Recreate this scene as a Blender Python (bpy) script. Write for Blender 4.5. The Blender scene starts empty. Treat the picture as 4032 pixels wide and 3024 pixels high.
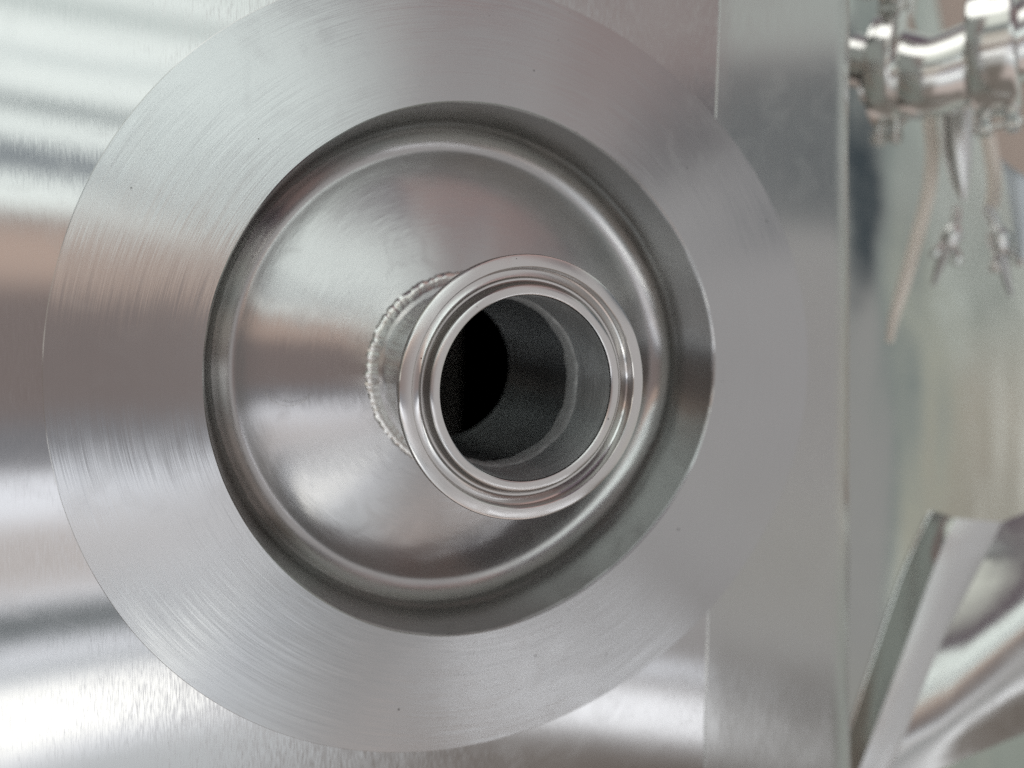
import bpy, bmesh, math, random
from mathutils import Vector, Matrix, noise as mnoise

random.seed(7)
MM = 0.001
PI = math.pi
scene = bpy.context.scene
COL = scene.collection

# ------------------------------------------------------------------ camera
# World frame: origin = centre of the flange face, +X right, +Z up, -Y out of the tank towards the camera
CX = Vector((0.92975, -0.36675, 0.03239))      # camera right
CY = Vector((0.0, 0.08798, 0.99612))           # camera up
CZ = Vector((-0.36818, -0.92615, 0.08180))     # camera back
CAM = Vector((-53.925, -149.061, 11.870))      # mm
FPX = 2912.0

cd = bpy.data.cameras.new('camera')
cam = bpy.data.objects.new('camera', cd)
COL.objects.link(cam)
M = Matrix((CX, CY, CZ)).transposed().to_4x4()
M.translation = CAM * MM
cam.matrix_world = M
cd.sensor_width = 36.0
cd.lens = 36.0 * FPX / 4032.0
cd.clip_start = 0.005
cd.clip_end = 50.0
cd.dof.use_dof = True
cd.dof.focus_distance = 0.138
cd.dof.aperture_fstop = 26.0 / 3.3
scene.camera = cam

def at(px, py, depth):
    """Photo pixel + distance along the optical axis (mm) -> world point in mm."""
    return CAM + (CX * ((px - 2016) / FPX) - CY * ((py - 1512) / FPX) - CZ) * depth

# ------------------------------------------------------------------ world: the workshop light around the tank
def lin(c):
    c = c / 255.0
    return c / 12.92 if c <= 0.04045 else ((c + 0.055) / 1.055) ** 2.4

REFL = 0.60
def env(r, g, b):
    return (lin(r) / REFL, lin(g) / REFL, lin(b) / REFL, 1.0)

world = bpy.data.worlds.new('World')
scene.world = world
world.use_nodes = True
nt = world.node_tree
nt.nodes.clear()
N = nt.nodes.new
L = nt.links.new

def wmath(op, a, b=None, c=None):
    n = N('ShaderNodeMath'); n.operation = op
    for i, v in enumerate((a, b, c)):
        if v is None: continue
        if isinstance(v, (int, float)): n.inputs[i].default_value = v
        else: L(v, n.inputs[i])
    return n.outputs[0]

tc = N('ShaderNodeTexCoord')
sep = N('ShaderNodeSeparateXYZ'); L(tc.outputs['Generated'], sep.inputs[0])
az = wmath('MULTIPLY', wmath('ARCTAN2', sep.outputs[0], wmath('MULTIPLY', sep.outputs[1], -1.0)), 180 / PI)
el = wmath('MULTIPLY', wmath('ARCSINE', sep.outputs[2]), 180 / PI)
# a little unevenness, so no edge out there is a ruled line
nz = N('ShaderNodeTexNoise'); nz.inputs['Scale'].default_value = 5.0; nz.inputs['Detail'].default_value = 3.0
L(tc.outputs['Generated'], nz.inputs['Vector'])
ncol = N('ShaderNodeSeparateColor'); L(nz.outputs['Color'], ncol.inputs[0])
el = wmath('MULTIPLY_ADD', wmath('SUBTRACT', ncol.outputs[0], 0.5), 3.0, el)
az = wmath('MULTIPLY_ADD', wmath('SUBTRACT', ncol.outputs[1], 0.5), 10.0, az)

def ramp(x, a, b):
    n = N('ShaderNodeMapRange'); n.interpolation_type = 'SMOOTHSTEP'; n.clamp = True
    L(x, n.inputs['Value'])
    n.inputs['From Min'].default_value = a; n.inputs['From Max'].default_value = b
    n.inputs['To Min'].default_value = 0.0; n.inputs['To Max'].default_value = 1.0
    return n.outputs[0]

cur = None
def base(col):
    global cur
    n = N('ShaderNodeRGB'); n.outputs[0].default_value = col
    cur = n.outputs[0]

def patch(a0, a1, e0, e1, sa, se, col):
    """One soft-edged bright or dark area for the steel to mirror: window, floor, added band ..."""
    global cur
    m = None
    for x, lo, hi, s in ((az, a0, a1, sa), (el, e0, e1, se)):
        for v, sg in ((lo, 1), (hi, -1)):
            if abs(v) >= 180: continue
            r = ramp(x, v - s, v + s) if sg > 0 else wmath('SUBTRACT', 1.0, ramp(x, v - s, v + s))
            m = r if m is None else wmath('MULTIPLY', m, r)
    mix = N('ShaderNodeMix'); mix.data_type = 'RGBA'
    L(m, mix.inputs['Factor']); L(cur, mix.inputs[6]); mix.inputs[7].default_value = col
    cur = mix.outputs[2]

base(env(140, 138, 138))
# ceiling and floor
patch(-999, 999, 24.2, 999, 4, 1.1, env(82, 72, 80))
patch(8, 56, 28, 70, 4, 3, env(142, 124, 121))
patch(-999, 999, -999, -34, 4, 2.5, env(166, 155, 150))
# photographer and what stands behind, straight opposite
patch(-46, 8, -10.5, 7, 6, 1.0, env(112, 103, 101))
patch(-46, 7, 1.5, 5.2, 8, 1.0, env(170, 151, 140))
patch(-46, 6, -10.6, -7.5, 8, 1.0, env(112, 113, 117))
# upper window wall
patch(-46, 9, 6, 24.3, 9, 0.5, env(230, 238, 235))
patch(-46, 14, 12.2, 13.1, 8, 0.3, env(96, 106, 110))
patch(-46, 10, 8.2, 10.2, 8, 0.4, env(104, 111, 118))
patch(-46, 6, 15.2, 15.8, 8, 0.3, env(180, 190, 190))
patch(-46, 6, 18.0, 19.4, 8, 0.4, env(176, 186, 184))
patch(-46, 6, 20.8, 21.4, 8, 0.3, env(186, 196, 192))
# lower bright zone: daylight on the pale floor
patch(-56, 3, -31, -10.6, 8, 0.5, env(224, 227, 233))
patch(-46, 0, -18.5, -13.8, 9, 1.0, env(176, 171, 169))
patch(-46, 14, -21.4, -19.3, 9, 0.3, env(84, 90, 92))
patch(-46, 14, -23.4, -22.6, 9, 0.2, env(142, 149, 154))
patch(-46, 4, -40, -28.2, 8, 0.6, env(176, 180, 182))
patch(-46, -3, -27.2, -23.8, 5, 0.6, env(275, 275, 270))
# right part of the hall: patches added for reflections in wall, strap and vessel
patch(16, 47, -29.0, -26.2, 4, 0.5, env(244, 246, 250))
patch(16, 47, -25.3, -24.2, 4, 0.3, env(205, 208, 214))
patch(14, 60, -37, -30.0, 4, 0.9, env(98, 91, 86))
patch(24, 42, 15.5, 27, 4, 3, env(124, 112, 111))
patch(29, 39, 11.5, 17, 3, 2, env(66, 64, 68))  # dark patch added to darken the sheet beside the strap
patch(44, 64, 19.5, 30, 2.5, 2.0, env(162, 169, 165))
patch(44, 64, 8.0, 18.5, 2.5, 1.4, env(56, 63, 69))
patch(44, 64, -21, -11, 3, 3, env(140, 138, 134))
patch(42, 66, -60, -23, 3, 2, env(80, 72, 66))
patch(68, 150, 12, 60, 4, 4, env(150, 155, 151))
patch(69, 150, -60, 11, 4, 5, env(136, 141, 135))
patch(66, 69, -30, 30, 1.5, 6, env(116, 123, 122))
patch(73, 86, -14, 3, 2, 4, env(148, 139, 129))
patch(71, 73, -22, 8, 0.8, 4, env(160, 158, 146))
patch(76.5, 78, -30, -4, 0.7, 4, env(114, 116, 112))
patch(79.5, 80.6, -12, 22, 0.5, 5, env(224, 226, 222))
patch(82, 85, -3, 26, 1, 4, env(100, 92, 86))
patch(69.5, 70.6, -16, -6, 0.5, 2.5, env(205, 206, 200))
patch(74.5, 75.5, 2, 14, 0.5, 3, env(214, 216, 214))
patch(77.5, 79, 4, 16, 0.6, 3, env(104, 106, 104))
patch(8, 56, 28, 70, 4, 3, env(142, 121, 117))
# far left of the hall: lamps overhead, then bands added for pipe and drum reflections
patch(-999, 999, -999, -62, 4, 4, env(98, 93, 88))
for e0, e1, c in ((76, 999, (160, 158, 152)), (50, 76, (268, 268, 262)), (28, 50, (196, 199, 191)), (16, 28, (104, 109, 108)),
                  (4, 16, (164, 158, 149)), (-1, 4, (206, 202, 194)), (-13, -1, (122, 112, 105)), (-22, -13, (228, 228, 226)),
                  (-36, -22, (150, 149, 146)), (-999, -36, (98, 92, 86))):
    patch(-175, -46, e0, e1, 4, 1.2, env(*c))

bg = N('ShaderNodeBackground'); L(cur, bg.inputs['Color']); bg.inputs['Strength'].default_value = 1.0
wo = N('ShaderNodeOutputWorld'); L(bg.outputs[0], wo.inputs[0])

scene.view_settings.view_transform = 'Standard'
scene.view_settings.look = 'None'
scene.view_settings.exposure = 0.0
scene.view_settings.gamma = 1.0
scene.view_settings.use_curve_mapping = False
scene.cycles.max_bounces = 12
scene.cycles.glossy_bounces = 8
scene.cycles.use_denoising = False

# ------------------------------------------------------------------ materials
def steel(name, mode='x', base=(0.64, 0.635, 0.63), rough=0.22, aniso=0.85, grain=0.05,
          across=0.28, along=3.0, blotch=0.05, speck=0.0, metallic=1.0, mottle=0.09, sscale=260.0):
    """Brushed stainless steel. mode: direction ACROSS the brush lines, in the object's own frame:
       'x' straight lines along Y, 'radial' turned rings about Z, 'axial' turned lines on a tube about Z, 'none'."""
    m = bpy.data.materials.new(name); m.use_nodes = True
    t = m.node_tree; n = t.nodes; l = t.links
    b = n['Principled BSDF']
    b.inputs['Metallic'].default_value = metallic
    def math_(op, a, bb=None, c=None):
        q = n.new('ShaderNodeMath'); q.operation = op
        for i, v in enumerate((a, bb, c)):
            if v is None: continue
            if isinstance(v, (int, float)): q.inputs[i].default_value = v
            else: l.new(v, q.inputs[i])
        return q.outputs[0]
    def comb(x, y, z):
        q = n.new('ShaderNodeCombineXYZ')
        for i, v in enumerate((x, y, z)):
            if isinstance(v, (int, float)): q.inputs[i].default_value = v
            else: l.new(v, q.inputs[i])
        return q.outputs[0]
    def noise(vec, detail=2.0, scale=1.0, rgh=0.6):
        q = n.new('ShaderNodeTexNoise'); q.inputs['Scale'].default_value = scale
        q.inputs['Detail'].default_value = detail; q.inputs['Roughness'].default_value = rgh
        l.new(vec, q.inputs['Vector']); return q.outputs['Fac']
    o = n.new('ShaderNodeTexCoord').outputs['Object']
    s = n.new('ShaderNodeSeparateXYZ'); l.new(o, s.inputs[0])
    x, y, z = s.outputs
    fa, fl = 1.0 / (across * MM), 1.0 / (along * MM)
    if mode in ('radial', 'axial'):
        r = math_('SQRT', math_('ADD', math_('MULTIPLY', x, x), math_('MULTIPLY', y, y)))
        rs = math_('MAXIMUM', r, 1e-5)
        c_, s_ = math_('DIVIDE', x, rs), math_('DIVIDE', y, rs)
        k = (60.0 if mode == 'radial' else 20.0) / along
        first = math_('ADD', math_('MULTIPLY', r, fa), math_('MULTIPLY', z, fa)) if mode == 'radial' else math_('MULTIPLY', z, fa)
        vec = comb(first, math_('MULTIPLY', c_, k), math_('MULTIPLY', s_, k))
        tan = comb(c_, s_, 0.0) if mode == 'radial' else comb(0.0, 0.0, 1.0)
    elif mode == 'x':
        vec = comb(math_('MULTIPLY', x, fa), math_('MULTIPLY', y, fl), math_('MULTIPLY', z, fa))
        tan = comb(1.0, 0.0, 0.0)
    elif mode == 'y':
        vec = comb(math_('MULTIPLY', x, fl), math_('MULTIPLY', y, fa), math_('MULTIPLY', z, fa))
        tan = comb(0.0, 1.0, 0.0)
    else:
        vec = comb(math_('MULTIPLY', x, fa), math_('MULTIPLY', y, fa), math_('MULTIPLY', z, fa))
        tan = None
    g1 = noise(vec, 2.5)
    if tan is not None:
        vt = n.new('ShaderNodeVectorTransform'); vt.vector_type = 'VECTOR'
        vt.convert_from = 'OBJECT'; vt.convert_to = 'WORLD'
        l.new(tan, vt.inputs[0])
        l.new(vt.outputs[0], b.inputs['Tangent'])
        b.inputs['Anisotropic'].default_value = aniso
        geo = n.new('ShaderNodeNewGeometry')
        sc = n.new('ShaderNodeVectorMath'); sc.operation = 'SCALE'
        l.new(vt.outputs[0], sc.inputs[0])
        l.new(math_('MULTIPLY', math_('SUBTRACT', g1, 0.5), grain * 4.0), sc.inputs['Scale'])
        ad = n.new('ShaderNodeVectorMath'); ad.operation = 'ADD'
        l.new(geo.outputs['Normal'], ad.inputs[0]); l.new(sc.outputs[0], ad.inputs[1])
        no = n.new('ShaderNodeVectorMath'); no.operation = 'NORMALIZE'; l.new(ad.outputs[0], no.inputs[0])
        l.new(no.outputs[0], b.inputs['Normal'])
    big = n.new('ShaderNodeTexNoise'); big.inputs['Scale'].default_value = 45.0
    big.inputs['Detail'].default_value = 4.0; l.new(o, big.inputs['Vector'])
    rr = math_('ADD', math_('MULTIPLY_ADD', math_('SUBTRACT', big.outputs['Fac'], 0.5), blotch * 3, rough),
               math_('MULTIPLY', math_('SUBTRACT', g1, 0.5), 0.03))
    # smudges and finger marks: patches a little duller than the rest
    sm = n.new('ShaderNodeTexNoise'); sm.inputs['Scale'].default_value = 130.0
    sm.inputs['Detail'].default_value = 6.0; sm.inputs['Distortion'].default_value = 0.8; l.new(o, sm.inputs['Vector'])
    mr = n.new('ShaderNodeMapRange'); mr.inputs['From Min'].default_value = 0.52; mr.inputs['From Max'].default_value = 0.72
    mr.inputs['To Max'].default_value = blotch * 1.2; l.new(sm.outputs['Fac'], mr.inputs['Value'])
    rr = math_('ADD', rr, mr.outputs[0])
    l.new(math_('MAXIMUM', rr, 0.04), b.inputs['Roughness'])
    # colour: the metal itself, very slightly mottled, with a few dark specks where asked
    cm = n.new('ShaderNodeMix'); cm.data_type = 'RGBA'
    cm.inputs[6].default_value = (*[c * (1 - mottle) for c in base], 1); cm.inputs[7].default_value = (*[min(1, c * (1 + mottle)) for c in base], 1)
    l.new(math_('ADD', math_('MULTIPLY', g1, 0.6), math_('MULTIPLY', big.outputs['Fac'], 0.4)), cm.inputs['Factor'])
    out = cm.outputs[2]
    if speck > 0:
        vo = n.new('ShaderNodeTexVoronoi'); vo.inputs['Scale'].default_value = sscale; l.new(o, vo.inputs['Vector'])
        sk = n.new('ShaderNodeSeparateColor'); l.new(vo.outputs['Color'], sk.inputs[0])
        d = math_('MULTIPLY', math_('LESS_THAN', vo.outputs['Distance'], math_('MULTIPLY', sk.outputs[1], 0.11)),
                  math_('LESS_THAN', sk.outputs[0], speck))
        dm = n.new('ShaderNodeMix'); dm.data_type = 'RGBA'; l.new(math_('MULTIPLY', d, 0.75), dm.inputs['Factor'])
        l.new(out, dm.inputs[6]); dm.inputs[7].default_value = (0.06, 0.055, 0.05, 1); out = dm.outputs[2]
    l.new(out, b.inputs['Base Color'])
    return m

def plain(name, col, rough=0.5, metallic=0.0, var=0.12, scale=60.0):
    m = bpy.data.materials.new(name); m.use_nodes = True
    t = m.node_tree; n = t.nodes; l = t.links; b = n['Principled BSDF']
    b.inputs['Roughness'].default_value = rough; b.inputs['Metallic'].default_value = metallic
    nz = n.new('ShaderNodeTexNoise'); nz.inputs['Scale'].default_value = scale; nz.inputs['Detail'].default_value = 5
    l.new(n.new('ShaderNodeTexCoord').outputs['Object'], nz.inputs['Vector'])
    cm = n.new('ShaderNodeMix'); cm.data_type = 'RGBA'
    cm.inputs[6].default_value = (*[c * (1 - var) for c in col], 1); cm.inputs[7].default_value = (*[min(1, c * (1 + var)) for c in col], 1)
    l.new(nz.outputs['Fac'], cm.inputs['Factor']); l.new(cm.outputs[2], b.inputs['Base Color'])
    return m

MAT = dict(
    sheet=steel('brushed_sheet_steel', 'x', rough=0.135, aniso=1.0, grain=0.085, across=0.17, along=2.6, blotch=0.025),
    strap=steel('brushed_strap_steel', 'x', base=(0.62, 0.62, 0.61), rough=0.20, aniso=1.0, grain=0.05, across=0.3, along=6.0, blotch=0.02),
    ring=steel('turned_ring_steel', 'radial', base=(0.63, 0.635, 0.635), rough=0.135, aniso=1.0, grain=0.046, across=0.12, along=11.0, speck=0.12, sscale=380.0, blotch=0.02),
    dish=steel('polished_dish_steel', 'radial', base=(0.62, 0.61, 0.605), rough=0.17, aniso=0.95, grain=0.03, across=0.22, along=7.0, speck=0.06, sscale=380.0, blotch=0.045),
    lip=steel('machined_ferrule_steel', 'radial', base=(0.84, 0.825, 0.81), rough=0.13, aniso=1.0, grain=0.02, across=0.12, along=9.0, speck=0.22, sscale=520.0, blotch=0.06),
    groove=steel('shaded_groove_steel', 'axial', base=(0.36, 0.345, 0.33), rough=0.22, aniso=0.7, grain=0.03, across=0.12, along=9.0),
    tube=steel('drawn_tube_steel', 'axial', base=(0.50, 0.50, 0.495), rough=0.24, aniso=0.8, grain=0.05, across=0.25, along=6.0),
    bore=steel('dull_bore_steel', 'axial', base=(0.62, 0.65, 0.66), rough=0.34, aniso=0.9, grain=0.12, across=0.3, along=12.0, metallic=0.8, mottle=0.45),
    wall=steel('shaded_recess_steel', 'axial', base=(0.34, 0.345, 0.335), rough=0.22, aniso=0.6, grain=0.04, across=0.3, along=8.0),
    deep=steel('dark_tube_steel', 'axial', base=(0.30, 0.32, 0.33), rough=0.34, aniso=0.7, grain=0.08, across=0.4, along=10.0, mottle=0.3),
    weld=steel('weld_bead_steel', 'none', base=(0.88, 0.87, 0.84), rough=0.22, across=0.5, blotch=0.08),
    inweld=steel('inner_weld_steel', 'none', base=(0.72, 0.74, 0.74), rough=0.45, across=0.5, metallic=0.5, mottle=0.2),
    polish=steel('polished_fitting_steel', 'none', base=(0.74, 0.74, 0.725), rough=0.16, across=1.0, blotch=0.03),
    vessel=steel('satin_vessel_steel', 'x', base=(0.575, 0.595, 0.572), rough=0.12, aniso=0.3, grain=0.02, across=0.6, along=12.0),
    beam=steel('brushed_beam_steel', 'x', base=(0.64, 0.64, 0.62), rough=0.22, aniso=0.8, grain=0.03, across=0.5, along=5.0),
    rim=steel('satin_rim_steel', 'none', base=(0.80, 0.815, 0.81), rough=0.32, across=1.0),
    dark=plain('dark_interior', (0.02, 0.02, 0.02), 0.8),
    mirrored_line=plain('mirrored_beige', (0.90, 0.83, 0.75), 0.45),
    back=plain('pale_beige_paint', (0.50, 0.42, 0.37), 0.8, scale=6.0),
    mirrored_flap=plain('mirrored_pale_blue', (0.72, 0.80, 0.86), 0.35, var=0.05),
    lint=plain('lint', (0.75, 0.75, 0.72), 0.8),
)

# ------------------------------------------------------------------ mesh helpers (all lengths in mm)
def finish(name, bm, mat, parent=None, sharp=28, mats=None):
    bmesh.ops.recalc_face_normals(bm, faces=bm.faces) if mats is None else None
    for f in bm.faces: f.smooth = True
    bm.normal_update()
    for e in bm.edges:
        if len(e.link_faces) == 2 and e.calc_face_angle(0) > math.radians(sharp): e.smooth = False
    me = bpy.data.meshes.new(name)
    bm.to_mesh(me); bm.free()
    o = bpy.data.objects.new(name, me)
    COL.objects.link(o)
    me.materials.append(mat)
    if parent: o.parent = parent
    return o

def lathe(prof, seg=256, scale=MM, closed=True, rfun=None, bm=None):
    """prof: [(r, z)] turned about Z. closed: the profile is a closed loop. rfun(theta, i, r, z) -> (r, z)."""
    bm = bm or bmesh.new()
    rings = []
    for k in range(seg):
        th = 2 * PI * k / seg
        row = []
        for i, (r, z) in enumerate(prof):
            if rfun: r, z = rfun(th, i, r, z)
            row.append(bm.verts.new((r * math.cos(th) * scale, r * math.sin(th) * scale, z * scale)))
        rings.append(row)
    n = len(prof)
    for k in range(seg):
        a, b = rings[k], rings[(k + 1) % seg]
        for i in range(n if closed else n - 1):
            j = (i + 1) % n
            bm.faces.new((a[i], b[i], b[j], a[j]))
    return bm

def tube(pts, rad, seg=20, caps=True, bm=None, scale=MM):
    """Round bar through points (mm, any frame); rad is a number or a list."""
    bm = bm or bmesh.new()
    pts = [Vector(p) for p in pts]
    rows = []; up = None
    for i, p in enumerate(pts):
        d = (pts[min(i + 1, len(pts) - 1)] - pts[max(i - 1, 0)]).normalized()
        if up is None: up = d.orthogonal().normalized()
        up = (up - d * up.dot(d)).normalized()
        w = d.cross(up)
        r = rad[i] if isinstance(rad, (list, tuple)) else rad
        rows.append([bm.verts.new((p + up * (r * math.cos(2 * PI * k / seg)) + w * (r * math.sin(2 * PI * k / seg))) * scale) for k in range(seg)])
    for a, b in zip(rows, rows[1:]):
        for k in range(seg):
            bm.faces.new((a[k], a[(k + 1) % seg], b[(k + 1) % seg], b[k]))
    if caps:
        bm.faces.new(rows[0]); bm.faces.new(list(reversed(rows[-1])))
    return bm

def spline(pts, n=12):
    """Catmull-Rom through points."""
    P = [Vector(p) for p in pts]
    P = [P[0] * 2 - P[1]] + P + [P[-1] * 2 - P[-2]]
    out = []
    for i in range(1, len(P) - 2):
        for k in range(n):
            t = k / n
            a, b, c, d = P[i - 1], P[i], P[i + 1], P[i + 2]
            out.append(0.5 * ((2 * b) + (c - a) * t + (2 * a - 5 * b + 4 * c - d) * t * t + (3 * b - a - 3 * c + d) * t ** 3))
    out.append(P[-2])
    return out

def box(bm, lo, hi, mat=Matrix.Identity(4), bevel=0.0, scale=MM):
    vs = [bm.verts.new((mat @ Vector((x, y, z))) * scale) for x in (lo[0], hi[0]) for y in (lo[1], hi[1]) for z in (lo[2], hi[2])]
    fs = [bm.faces.new([vs[i] for i in q]) for q in ((0, 1, 3, 2), (4, 6, 7, 5), (0, 4, 5, 1), (2, 3, 7, 6), (0, 2, 6, 4), (1, 5, 7, 3))]
    if bevel:
        es = list({e for f in fs for e in f.edges})
        bmesh.ops.bevel(bm, geom=es, offset=bevel * scale, segments=3, profile=0.6, affect='EDGES')
    return bm

def sheet(rows, thick, scale=MM):
    """Loft through rows of equal length (mm, world), then give it thickness away from the camera."""
    bm = bmesh.new()
    F = [[bm.verts.new(Vector(p) * scale) for p in r] for r in rows]
    B = [[bm.verts.new((Vector(p) + (Vector(p) - CAM).normalized() * thick) * scale) for p in r] for r in rows]
    R_, C_ = len(rows), len(rows[0])
    for i in range(R_ - 1):
        for j in range(C_ - 1):
            bm.faces.new((F[i][j], F[i][j + 1], F[i + 1][j + 1], F[i + 1][j]))
            bm.faces.new((B[i][j], B[i + 1][j], B[i + 1][j + 1], B[i][j + 1]))
    edge = [(0, j) for j in range(C_)] + [(i, C_ - 1) for i in range(1, R_)] + [(R_ - 1, j) for j in range(C_ - 2, -1, -1)] + [(i, 0) for i in range(R_ - 2, 0, -1)]
    for (a, b), (c, d) in zip(edge, edge[1:] + edge[:1]):
        bm.faces.new((F[a][b], B[a][b], B[c][d], F[c][d]))
    return bm

def empty(name, label, cat, mat=None, group=None):
    o = bpy.data.objects.new(name, None); COL.objects.link(o)
    o.empty_display_size = 0.01
    if mat is not None: o.matrix_world = mat
    o['label'] = label; o['category'] = cat
    if group: o['group'] = group
    return o

def tag(o, label, cat, group=None):
    o['label'] = label; o['category'] = cat
    if group: o['group'] = group
    return o

def frame(origin, zaxis, xhint):
    z = Vector(zaxis).normalized(); x = Vector(xhint); x = (x - z * x.dot(z)).normalized(); y = z.cross(x)
    m = Matrix((x, y, z)).transposed().to_4x4(); m.translation = Vector(origin) * MM
    return m

OUT = Matrix.Rotation(PI / 2, 4, 'X')          # local Z -> world -Y (out of the tank)

# ------------------------------------------------------------------ background wall
bw = bmesh.new()
box(bw, (-1200, -1200, -10), (1200, 1200, 10))
o = finish('background', bw, MAT['back'])
p = at(3900, 1500, 1500)
o.matrix_world = frame(p, CZ, CX)
o['kind'] = 'structure'

# ------------------------------------------------------------------ the tank the flange is welded to
tank = empty('steel_tank', 'brushed stainless steel tank wall behind the round flanged plate', 'tank', OUT)

# front sheet: flat brushed plate with a round opening for the dished centre
WZ = -4.0
bm = bmesh.new()
seg = 128
inner_v, outer_v = [], []
X0, X1, Y0, Y1 = -260, 62.0, -240, 220
for k in range(seg):
    th = 2 * PI * k / seg
    c, s = math.cos(th), math.sin(th)
    cr_ = c + 0.045 * s
    t_ = min(X1 / cr_ if cr_ > 1e-6 else 1e9, X0 / c if c < -1e-9 else 1e9, (Y1 if s > 0 else Y0) / s if abs(s) > 1e-9 else 1e9)
    rin = min(59.5, t_ - 1.0); inner_v.append((rin * c, rin * s)); outer_v.append((t_ * c, t_ * s))
mid = [((a[0] * .6 + b[0] * .4), (a[1] * .6 + b[1] * .4)) for a, b in zip(inner_v, outer_v)]
def wallz(x, y):
    return WZ + 0.5 * mnoise.noise(Vector((x / 190, y / 60, 0.3))) * 0.22
lev = [[bm.verts.new((x * MM, y * MM, wallz(x, y) * MM)) for x, y in q] for q in (inner_v, mid, outer_v)]
for a, b in zip(lev, lev[1:]):
    for k in range(seg):
        bm.faces.new((a[k], b[k], b[(k + 1) % seg], a[(k + 1) % seg]))
sheet_o = finish('front_sheet', bm, MAT['sheet'], tank)

# closed body behind it, dark inside
bm = bmesh.new()
box(bm, (-262, -242, -330), (98, 222, -60))
bm.faces.ensure_lookup_table()
top = max(bm.faces, key=lambda f: f.calc_center_median().z)
bm.faces.remove(top)
finish('tank_body', bm, MAT['strap'], tank)

# edge strap: band with a rounded edge, leaning back a little
bm = bmesh.new()
prof = []
tilt = math.radians(4.5)
def sx(u, w):                     # u across the strap from its left edge, w out of its face
    return (u * math.cos(tilt) + w * math.sin(tilt), -u * math.sin(tilt) + w * math.cos(tilt))
pts = [(0, -1.2)]
for k in range(9):
    a = PI - k * PI / 16
    pts.append((0.15 + 0.15 * math.cos(a), -0.15 + 0.15 * math.sin(a)))
pts += [(u, 0.02 * math.sin(u * .3)) for u in (6, 12, 18, 24, 30, 36, 41)]
for k in range(0, 25):
    a = PI / 2 - k * PI / 48
    pts.append((42.5 + 18 * math.cos(a), -18 + 18 * math.sin(a)))
pts += [(60.5, -24), (60.5, -60), (60.5, -120)]
ys = [-260, -180, -120, -90, -70, -50, -30, 0, 30, 60, 90, 130, 200]
rows = []
for y in ys:
    lx = 60.5 - 0.045 * y + (0.35 * math.sin(y * .09))
    rows.append([bm.verts.new(((lx + sx(u, w)[0] * (1 - 0.0009 * y)) * MM, y * MM, (-3.72 + sx(u, w)[1]) * MM)) for u, w in pts])
for a, b in zip(rows, rows[1:]):
    for i in range(len(pts) - 1):
        bm.faces.new((a[i], a[i + 1], b[i + 1], b[i]))
finish('edge_strap', bm, MAT['strap'], tank, sharp=50)

# ------------------------------------------------------------------ flanged plate with dished centre and pipe stub
plate = empty('round_flange', 'round brushed steel flange plate with dished centre and short open pipe stub', 'flange', OUT)

FO = [0.586, 1.269, -0.628, 1.606, -0.067, 1.175, -0.192]
FI = [-0.001, 0.134, 0.41, 0.346, 0.273, 0.655, 0.008, 0.3, -0.079]
def four(c, th):
    return c[0] + sum(c[2 * k - 1] * math.cos(k * th) + c[2 * k] * math.sin(k * th) for k in range(1, (len(c) + 1) // 2))
RO, RI = 82.775, 56.791
def ring_r(th, i, r, z):
    t_ = (r - RI) / (RO - RI)
    d = (1 - t_) * four(FI, th) + t_ * four(FO, th)
    wob = 0.06 * mnoise.noise(Vector((6 * math.cos(th), 6 * math.sin(th), 3.0 + t_)))
    zz = z + (0.10 * mnoise.noise(Vector((1.4 * math.cos(th), 1.4 * math.sin(th), r * .03))) if i < 19 else 0)
    return r + d + wob, zz
# closed section: face, rounded outer edge, back, bored wall, chamfer
face = [(RI + 0.2 + (RO - RI - 0.3) * k / 15, 0.0) for k in range(16)]
prof = [(RI, -0.2)] + face + [(RO, -0.1), (RO, -3.4), (RI + 2.5, -3.4), (RI + 2.5, -1.0), (RI, -1.0)]
finish('flange_ring', lathe(prof, 360, rfun=ring_r), MAT['ring'], plate, sharp=40)

# bored wall of the recess, its shade put into a darker steel colour
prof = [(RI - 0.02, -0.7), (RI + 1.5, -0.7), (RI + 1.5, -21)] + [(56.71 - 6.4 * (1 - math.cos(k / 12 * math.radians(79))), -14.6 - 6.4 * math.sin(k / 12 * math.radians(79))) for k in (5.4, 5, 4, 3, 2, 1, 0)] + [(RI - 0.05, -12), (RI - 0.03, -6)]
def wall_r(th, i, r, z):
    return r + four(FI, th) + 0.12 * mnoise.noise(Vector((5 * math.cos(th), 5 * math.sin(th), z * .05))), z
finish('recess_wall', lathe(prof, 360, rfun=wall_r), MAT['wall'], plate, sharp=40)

# dished centre: groove, knuckle, shallow crown up to the pipe
prof = []
FR = 6.4
for k in range(5, 13):                                   # hollow fillet out of the recess wall
    a = k / 12 * math.radians(79)
    prof.append((56.70 - FR * (1 - math.cos(a)), -14.6 - FR * math.sin(a)))
zc = prof[-1][1]; rc = prof[-1][0]
NC = 60
for k in range(1, NC + 1):                               # crown: steep at the shoulder, flatter towards the pipe
    r0 = rc + (18.6 - rc) * (k - 1) / NC; r1 = rc + (18.6 - rc) * k / NC
    u = (rc - (r0 + r1) / 2)
    slope = 11.0 * min(1.0, (u + 0.6) / 1.6) - 4.5 * max(0, u - 5) / 27
    zc += (r0 - r1) * math.tan(math.radians(slope))
    prof.append((r1, zc))
prof = prof + [(18.6, zc - 2.0)] + [(r, z - 2.0) for r, z in reversed(prof[1:])] 
def dish_r(th, i, r, z):
    t_ = max(0.0, min(1.0, (r - 22) / 34))
    d = t_ * four(FI, th)
    zz = z + 0.12 * t_ * mnoise.noise(Vector((2.2 * math.cos(th), 2.2 * math.sin(th), r * .05)))
    return r + d, zz
finish('dished_centre', lathe(prof, 360, rfun=dish_r), MAT['dish'], plate, sharp=60)

zc_weld = zc - 0.3
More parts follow.
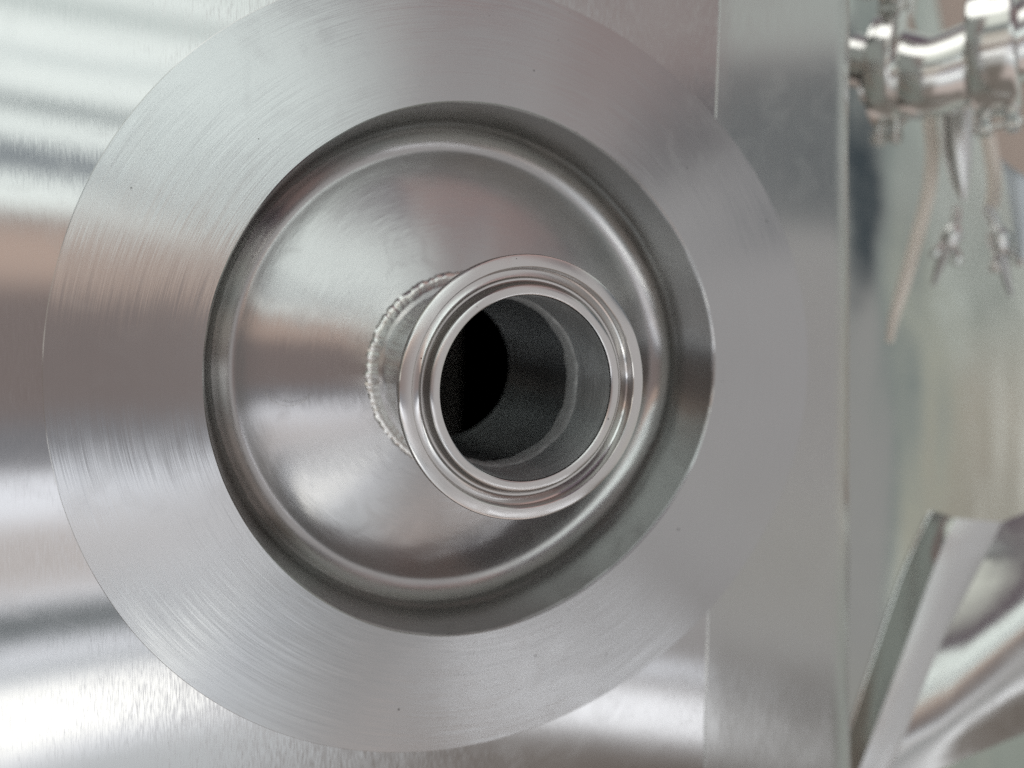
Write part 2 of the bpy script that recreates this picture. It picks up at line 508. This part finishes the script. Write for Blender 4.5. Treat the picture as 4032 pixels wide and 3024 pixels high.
# weld bead round the foot of the pipe
bm = bmesh.new()
NS, NP = 900, 14
rows = []
rng = random.Random(3)
ph = 0.0
for k in range(NS):
    th = 2 * PI * k / NS
    cth, sth = math.cos(th), math.sin(th)
    f = (k * 64 / NS + 0.35 * mnoise.noise(Vector((cth * 9, sth * 9, 1)))) % 1.0
    rip = (1 - f) ** 1.6 * (0.10 + 0.22 * mnoise.noise(Vector((cth * 3, sth * 3, 12))))
    wid = 1.85 + 0.28 * mnoise.noise(Vector((cth * 5, sth * 5, 7))) + 0.25 * mnoise.noise(Vector((cth * 16, sth * 16, 4)))
    cr = 21.9 + 0.25 * mnoise.noise(Vector((cth * 7, sth * 7, 2)))
    row = []
    for j in range(NP):
        a = 2 * PI * j / NP
        rad = wid * (0.85 + rip * 0.5 * (0.55 + 0.45 * math.cos(a)) + 0.20 * (0.55 + 0.45 * math.cos(a)) * mnoise.noise(Vector((cth * 22, sth * 22, j * .6))))
        r = cr + rad * 1.0 * math.cos(a)
        z = zc_weld - 0.2 + rad * (0.34 + 0.12 * math.cos(a)) * math.sin(a)
        row.append(bm.verts.new((r * cth * MM, r * sth * MM, z * MM)))
    rows.append(row)
for k in range(NS):
    a, b = rows[k], rows[(k + 1) % NS]
    for j in range(NP):
        bm.faces.new((a[j], b[j], b[(j + 1) % NP], a[(j + 1) % NP]))
bead = finish('weld_bead', bm, MAT['weld'], plate, sharp=60)

# pipe stub with its clamp ferrule
stub_m = frame((0.598, -0.419, 21.163), (0.02973, -0.01262, 0.99948), (1, 0, 0))
RB = 17.64
prof = [(RB, -0.5), (RB + 0.12, -0.12), (RB + 0.4, 0.0), (19.45, 0.0), (19.6, -0.08), (20.3, -1.5), (20.45, -1.75), (20.8, -1.7), (20.95, -1.95),
        (21.3, -2.15), (22.4, -2.15), (22.68, -1.95), (22.85, -0.12), (22.97, 0.0), (24.75, 0.0), (25.08, -0.1), (25.25, -0.4),
        (25.25, -1.9), (25.05, -2.2), (21.0, -4.6), (20.0, -5.6), (19.5, -7.0), (19.3, -9.0), (19.05, -9.4), (RB + 0.02, -9.4)]
lip = finish('pipe_stub', lathe(prof, 320), MAT['lip'], plate, sharp=30)
lip.matrix_local = stub_m
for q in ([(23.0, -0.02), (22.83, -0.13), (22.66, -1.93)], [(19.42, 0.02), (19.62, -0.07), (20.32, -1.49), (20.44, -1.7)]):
    finish('groove_shade_lining', lathe(q, 320, closed=False), MAT['groove'], lip, sharp=30)  # dark lining puts shade into the colour of the groove walls
outer_t = [(19.3, -9.2), (19.3, -52.0), (RB + 0.3, -52.0), (RB + 0.3, -9.2)]
t1 = finish('outer_tube', lathe(outer_t, 200), MAT['tube'], lip)
# bore lining: brushed ferrule part, then duller tube, stepping at the inner weld
bm = lathe([(RB, -0.5), (RB, -8), (RB, -15.5)], 200, closed=False)
bore_o = finish('ferrule_bore', bm, MAT['bore'], lip)
bm = lathe([(RB + 0.1, -15.4), (RB + 0.1, -30), (RB + 0.1, -51.5), (RB + 0.38, -52.4)], 200, closed=False)
finish('tube_bore', bm, MAT['deep'], lip)
bm = bmesh.new()
rows = []
for k in range(360):
    th = 2 * PI * k / 360
    c, s = math.cos(th), math.sin(th)
    w1 = 2.6 + 1.3 * mnoise.noise(Vector((c * 2.6, s * 2.6, 5))) + 0.25 * mnoise.noise(Vector((c * 9, s * 9, 2)))
    w2 = 3.2 + 1.3 * mnoise.noise(Vector((c * 3.4, s * 3.4, 9))) + 0.2 * mnoise.noise(Vector((c * 10, s * 10, 6)))
    row = []
    for j in range(9):
        u = -1 + 2 * j / 8
        z = -16.0 + (w1 if u > 0 else w2) * u
        r = RB + 0.12 - 0.8 * (1 - u ** 4) * (0.7 + 0.3 * mnoise.noise(Vector((c * 14, s * 14, j * .4))))
        row.append(bm.verts.new((r * c * MM, r * s * MM, z * MM)))
    rows.append(row)
for k in range(360):
    a, b = rows[k], rows[(k + 1) % 360]
    for j in range(8):
        bm.faces.new((a[j], b[j], b[j + 1], a[j + 1]))
finish('inner_weld', bm, MAT['inweld'], lip, sharp=60)

# ------------------------------------------------------------------ vessel beside the tank (polished, curved)
ves = empty('curved_vessel', 'satin grey green steel vessel wall curving away beside the tank edge', 'vessel', Matrix.Translation(at(3700, 1500, 700) * MM))
inv = ves.matrix_world.inverted()
rows = []
for py in (-400, -100, 0, 150, 300, 420, 500, 600, 700, 800, 900, 1000, 1100, 1200, 1350, 1500, 1650, 1800, 2100, 2500, 3000, 3500):
    row = []
    xr = 3690 + 0.20 * max(0, py) + 0.55 * max(0, py - 420) if py < 1250 else 4500
    for q in [k / 70 for k in range(71)]:
        px = 3050 + (min(xr, 4500) - 3050) * q
        t_ = (px - 3050) / 1450
        row.append(at(px, py, 640 + 420 * t_ ** 1.7 + 30 * math.sin(py / 900) + 3.2 * mnoise.noise(Vector((px / 95, py / 330, 1.7)))))
    rows.append(row)
o = finish('vessel_wall', sheet(rows, 4), MAT['vessel'], ves)
o.matrix_parent_inverse = inv

# ------------------------------------------------------------------ lower bracket with rolled edge
brk = empty('flanged_drum', 'steel drum with rolled bright rim slanting across the lower right corner', 'drum', Matrix.Translation(at(3700, 2600, 270) * MM))
inv = brk.matrix_world.inverted()
A = [(3250, 3140, 256), (3290, 3024, 257), (3340, 2880, 258), (3440, 2580, 262), (3555, 2250, 268), (3640, 2060, 269), (3668, 2010, 269.5)]
B = [(3330, 3140, 250), (3385, 3024, 251), (3440, 2880, 252), (3560, 2560, 256), (3680, 2230, 262), (3735, 2100, 263), (3765, 2040, 263.5)]
C = [(3440, 3140, 252), (3510, 3024, 253), (3570, 2880, 254), (3690, 2570, 258), (3840, 2270, 264), (3905, 2140, 264.5), (3945, 2055, 265)]
def sp(q): return spline([at(*p) for p in q], 6)
Ar, Br, Cr = sp(A), sp(B), sp(C)
AB = [[a.lerp(b, t_) - CZ * (-0.3 * math.sin(PI * t_)) for a, b in zip(Ar, Br)] for t_ in (0, .25, .5, .75, 1)]
o = finish('rim_web', sheet(AB, 1), MAT['vessel'], brk); o.matrix_parent_inverse = inv
BC = [[a.lerp(b, t_) + CZ * (0.7 * math.sin(PI * t_)) for a, b in zip(Br, Cr)] for t_ in (0, .17, .33, .5, .67, .83, 1)]
o = finish('rolled_rim', sheet(BC, 1), MAT['rim'], brk); o.matrix_parent_inverse = inv
seam = finish('seam_weld', tube(Ar, 0.55, 10), MAT['polish'], brk); seam.matrix_parent_inverse = inv
D = [(3700, 3140), (3640, 3024), (3760, 2980), (3880, 2930), (4032, 2870)]
rows = []
for k in range(15):
    t_ = k / 14
    # from the top edge (y~1960) round to the bottom edge, each row runs to the right, bulging towards the camera
    i = (len(Cr) - 1) * (1 - t_)
    i0 = int(i); q0 = Cr[i0].lerp(Cr[min(i0 + 1, len(Cr) - 1)], i - i0)
    yr = 1935 + (2795 - 1935) * t_
    dz = 9 * math.sin(PI * min(1, t_ * 1.02)) 
    e = at(4250, yr, 261 - dz)
    rows.append([q0.lerp(e, s_) + CZ * (dz * 0.15 * math.sin(PI * s_)) for s_ in (0, .2, .4, .6, .8, 1)])
o = finish('drum_shell', sheet(rows, 3), MAT['beam'], brk); o.matrix_parent_inverse = inv

# ------------------------------------------------------------------ pipe with clamps, upper right
pipe = empty('sanitary_pipe', 'bent polished steel pipe leading off from the tank edge at upper right', 'pipe', Matrix.Translation(at(3700, 290, 262) * MM))
inv = pipe.matrix_world.inverted()
path = spline([at(3345, 232, 285), at(3450, 258, 279), at(3540, 285, 272), at(3640, 310, 266), at(3740, 285, 262), at(3830, 248, 259), at(3960, 195, 255), at(4120, 130, 250), at(4250, 75, 246)], 10)
rad = []
for i, p in enumerate(path):
    t_ = i / (len(path) - 1)
    rad.append(9.0 if t_ < .13 else (9.0 + 5.0 * min(1, (t_ - .13) / .06)))
o = finish('pipe_run', tube(path, rad, 40), MAT['polish'], pipe); o.matrix_parent_inverse = inv

def clamp(center, axis, label, r_in, r_out, w, spin):
    m = frame(center, axis, CY)
    root = empty('pipe_clamp', label, 'clamp', m, 'hinged clamps on the pipe')
    b = lathe([(r_in, -w / 2), (r_in, w / 2), (r_out - 1.5, w / 2), (r_out - .4, w / 2 - .5), (r_out, w / 2 - 1.6), (r_out, -w / 2 + 1.6), (r_out - .4, -w / 2 + .5), (r_out - 1.5, -w / 2)], 96)
    finish('clamp_band', b, MAT['polish'], root, sharp=35)
    rot = Matrix.Rotation(spin, 4, 'Z')
    # hinge lugs opposite the wing bolt
    b = bmesh.new()
    for s in (-1, 1):
        box(b, (-r_out - 6.5, -3.0, s * w * .30 - w * .16), (-r_out + 2, 3.0, s * w * .30 + w * .16), rot, 0.8)
    finish('hinge_lug', b, MAT['polish'], root, sharp=35)
    b = tube([rot @ Vector((-r_out - 4, 0, -w * .55)), rot @ Vector((-r_out - 4, 0, w * .55))], 1.5, 16)
    finish('hinge_pin', b, MAT['polish'], root, sharp=35)
    b = bmesh.new()
    for s in (-1, 1):
        box(b, (r_out - 2, s * 6.5 - 2.6, -w * .42), (r_out + 9, s * 6.5 + 2.6, w * .42), rot, 0.9)
    finish('clamp_ear', b, MAT['polish'], root, sharp=35)
    b = tube([rot @ Vector((r_out + 5, -12, 0)), rot @ Vector((r_out + 5, 17, 0))], 2.0, 16)
    bo = finish('swing_bolt', b, MAT['polish'], root, sharp=35)
    b = bmesh.new()
    tube([rot @ Vector((r_out + 5, 9.5, 0)), rot @ Vector((r_out + 5, 16, 0))], [4.2, 3.2], 20, bm=b)
    for s in (-1, 1):
        tube([rot @ Vector((r_out + 5, 12, s * 2)), rot @ Vector((r_out + 5, 14, s * 6)), rot @ Vector((r_out + 5, 18, s * 9.5))], [2.0, 2.6, 2.0], 12, bm=b)
    finish('wing_nut', b, MAT['polish'], root, sharp=35)
    return root

def axis_at(i): return (path[min(i + 2, len(path) - 1)] - path[max(i - 2, 0)]).normalized()
c1 = at(3512, 278, 274)
clamp(c1, at(3600, 262, 270) - at(3424, 290, 280), 'smaller steel clamp nearest the tank edge, at the start of the bent pipe', 11.5, 20, 9.5, math.radians(6))
c2 = at(3930, 205, 256)
clamp(c2, at(4025, 180, 250) - at(3835, 228, 259), 'larger steel clamp further along the pipe by the right edge of the photo', 13.2, 22, 14, math.radians(-3))

# ------------------------------------------------------------------ hanging cable and other solids added for reflections behind the pipe
pts = spline([at(3655, 300, 300), at(3662, 480, 302), at(3672, 600, 303), at(3655, 760, 304), at(3615, 920, 306), at(3565, 1100, 308), at(3520, 1250, 312), at(3502, 1345, 318)], 8)
tag(finish('mirrored_line_tube', tube(pts, [2.6 - 1.2 * max(0, (i - 40) / 16) for i in range(len(pts))], 16), MAT['mirrored_line']), 'thin beige solid added for a cable hanging down in a curve under the bent pipe', 'mirrored_line')  # solid tube standing in for a beige mirrored line

tag(finish('mirrored_strip_tube', tube(spline([at(3860, 320, 300), at(3878, 480, 300), at(3902, 600, 301), at(3916, 720, 303), at(3905, 820, 306)], 8), 2.6, 16), MAT['mirrored_line']), 'short beige solid added for a reflection, hose hanging to the right of the thin cable and the tapered spout', 'mirrored_strip')  # tube added in place of a beige strip mirrored in the vessel

# solid added for a bright reflection: tapered spout under the bend
sp_pts = [at(3765, 330, 292), at(3768, 480, 292), at(3772, 580, 293), at(3778, 660, 294), at(3786, 730, 295), at(3794, 790, 296)]
tag(finish('mirrored_drop_solid', tube(spline(sp_pts, 6), [5.6 - 4.6 * max(0, (i - 10) / 20) ** 1.3 for i in range(31)], 24), MAT['rim']),
    'tapered solid added for a reflection, spout pointing down from the pipe bend', 'mirrored_drop')

def mirrored_clamp(px, py, depth, size, rot, label):  # solid shape added in place of a clamp mirrored in the vessel
    """Solid standing in for a reflection, a fitting: round knob, stem, two wings."""
    root = empty('mirrored_clamp_solid', label, 'mirrored_clamp', frame(at(px, py, depth), CZ, CX) @ Matrix.Rotation(rot, 4, 'Z'), 'solids added for clamp reflections behind the cable')
    kb = bmesh.new()
    bmesh.ops.create_uvsphere(kb, u_segments=24, v_segments=14, radius=size * MM)
    bmesh.ops.scale(kb, vec=(0.85, 1.25, 0.85), verts=kb.verts)
    finish('knob', kb, MAT['rim'], root)
    finish('stem', tube([(0, size * .8, 0), (0, size * 1.9, -1), (-size * .2, size * 2.8, -2)], [size * .38, size * .42, size * .3], 14), MAT['rim'], root)
    for sg in (-1, 1):
        finish('wing', tube(spline([(sg * size * .5, -size * .9, 0), (sg * size * .95, -size * 1.6, 1), (sg * size * 1.0, -size * 2.3, 1)], 5), [size * .3] * 6 + [size * .42] * 5, 14), MAT['polish'], root)
    finish('tail', tube([(0, -size, -1), (0, -size * 3.0, -2), (size * .15, -size * 4.4, -3)], [size * .5, size * .3, size * .16], 14), MAT['tube'], root)
    return root
mirrored_clamp(3748, 930, 296, 4.6, -0.32, 'small bright solid for a fitting below the tapered spout')
mirrored_clamp(3938, 945, 296, 5.2, 0.25, 'small bright solid for a fitting by the right edge of the photo')
# solid added for a pale blue reflection: sleeve at the right edge
rows = []
for u in range(9):
    t_ = u / 8
    xl = 3935 + 70 * t_ ** 0.7; wd = 40 + 190 * (1 - t_) ** 1.2 * (1 if t_ > .1 else t_ * 6 + .4)
    rows.append([at(xl + wd * q, 620 + 400 * t_ + 90 * q * (1 - t_), 292 - 5 * math.sin(PI * q)) for q in (0, .25, .5, .75, 1)])
tag(finish('mirrored_flap_solid', sheet(rows, 1.0), MAT['mirrored_flap']), 'pale blue white solid for a sleeve hanging at the right edge below the large clamp', 'plastic sleeve')

# ------------------------------------------------------------------ small things on the metal
pts = spline([Vector(p) for p in [(-44.9, -4.5, -17.0), (-43.2, -6.4, -16.5), (-40.5, -7.5, -16.2), (-37.5, -6.8, -15.9), (-35.6, -5.2, -15.4)]], 6)
o = finish('lint_fibre', tube(pts, 0.055, 6), MAT['lint']); o.matrix_world = OUT
tag(o, 'curled white lint fibre lying on the dished centre left of the weld', 'lint')
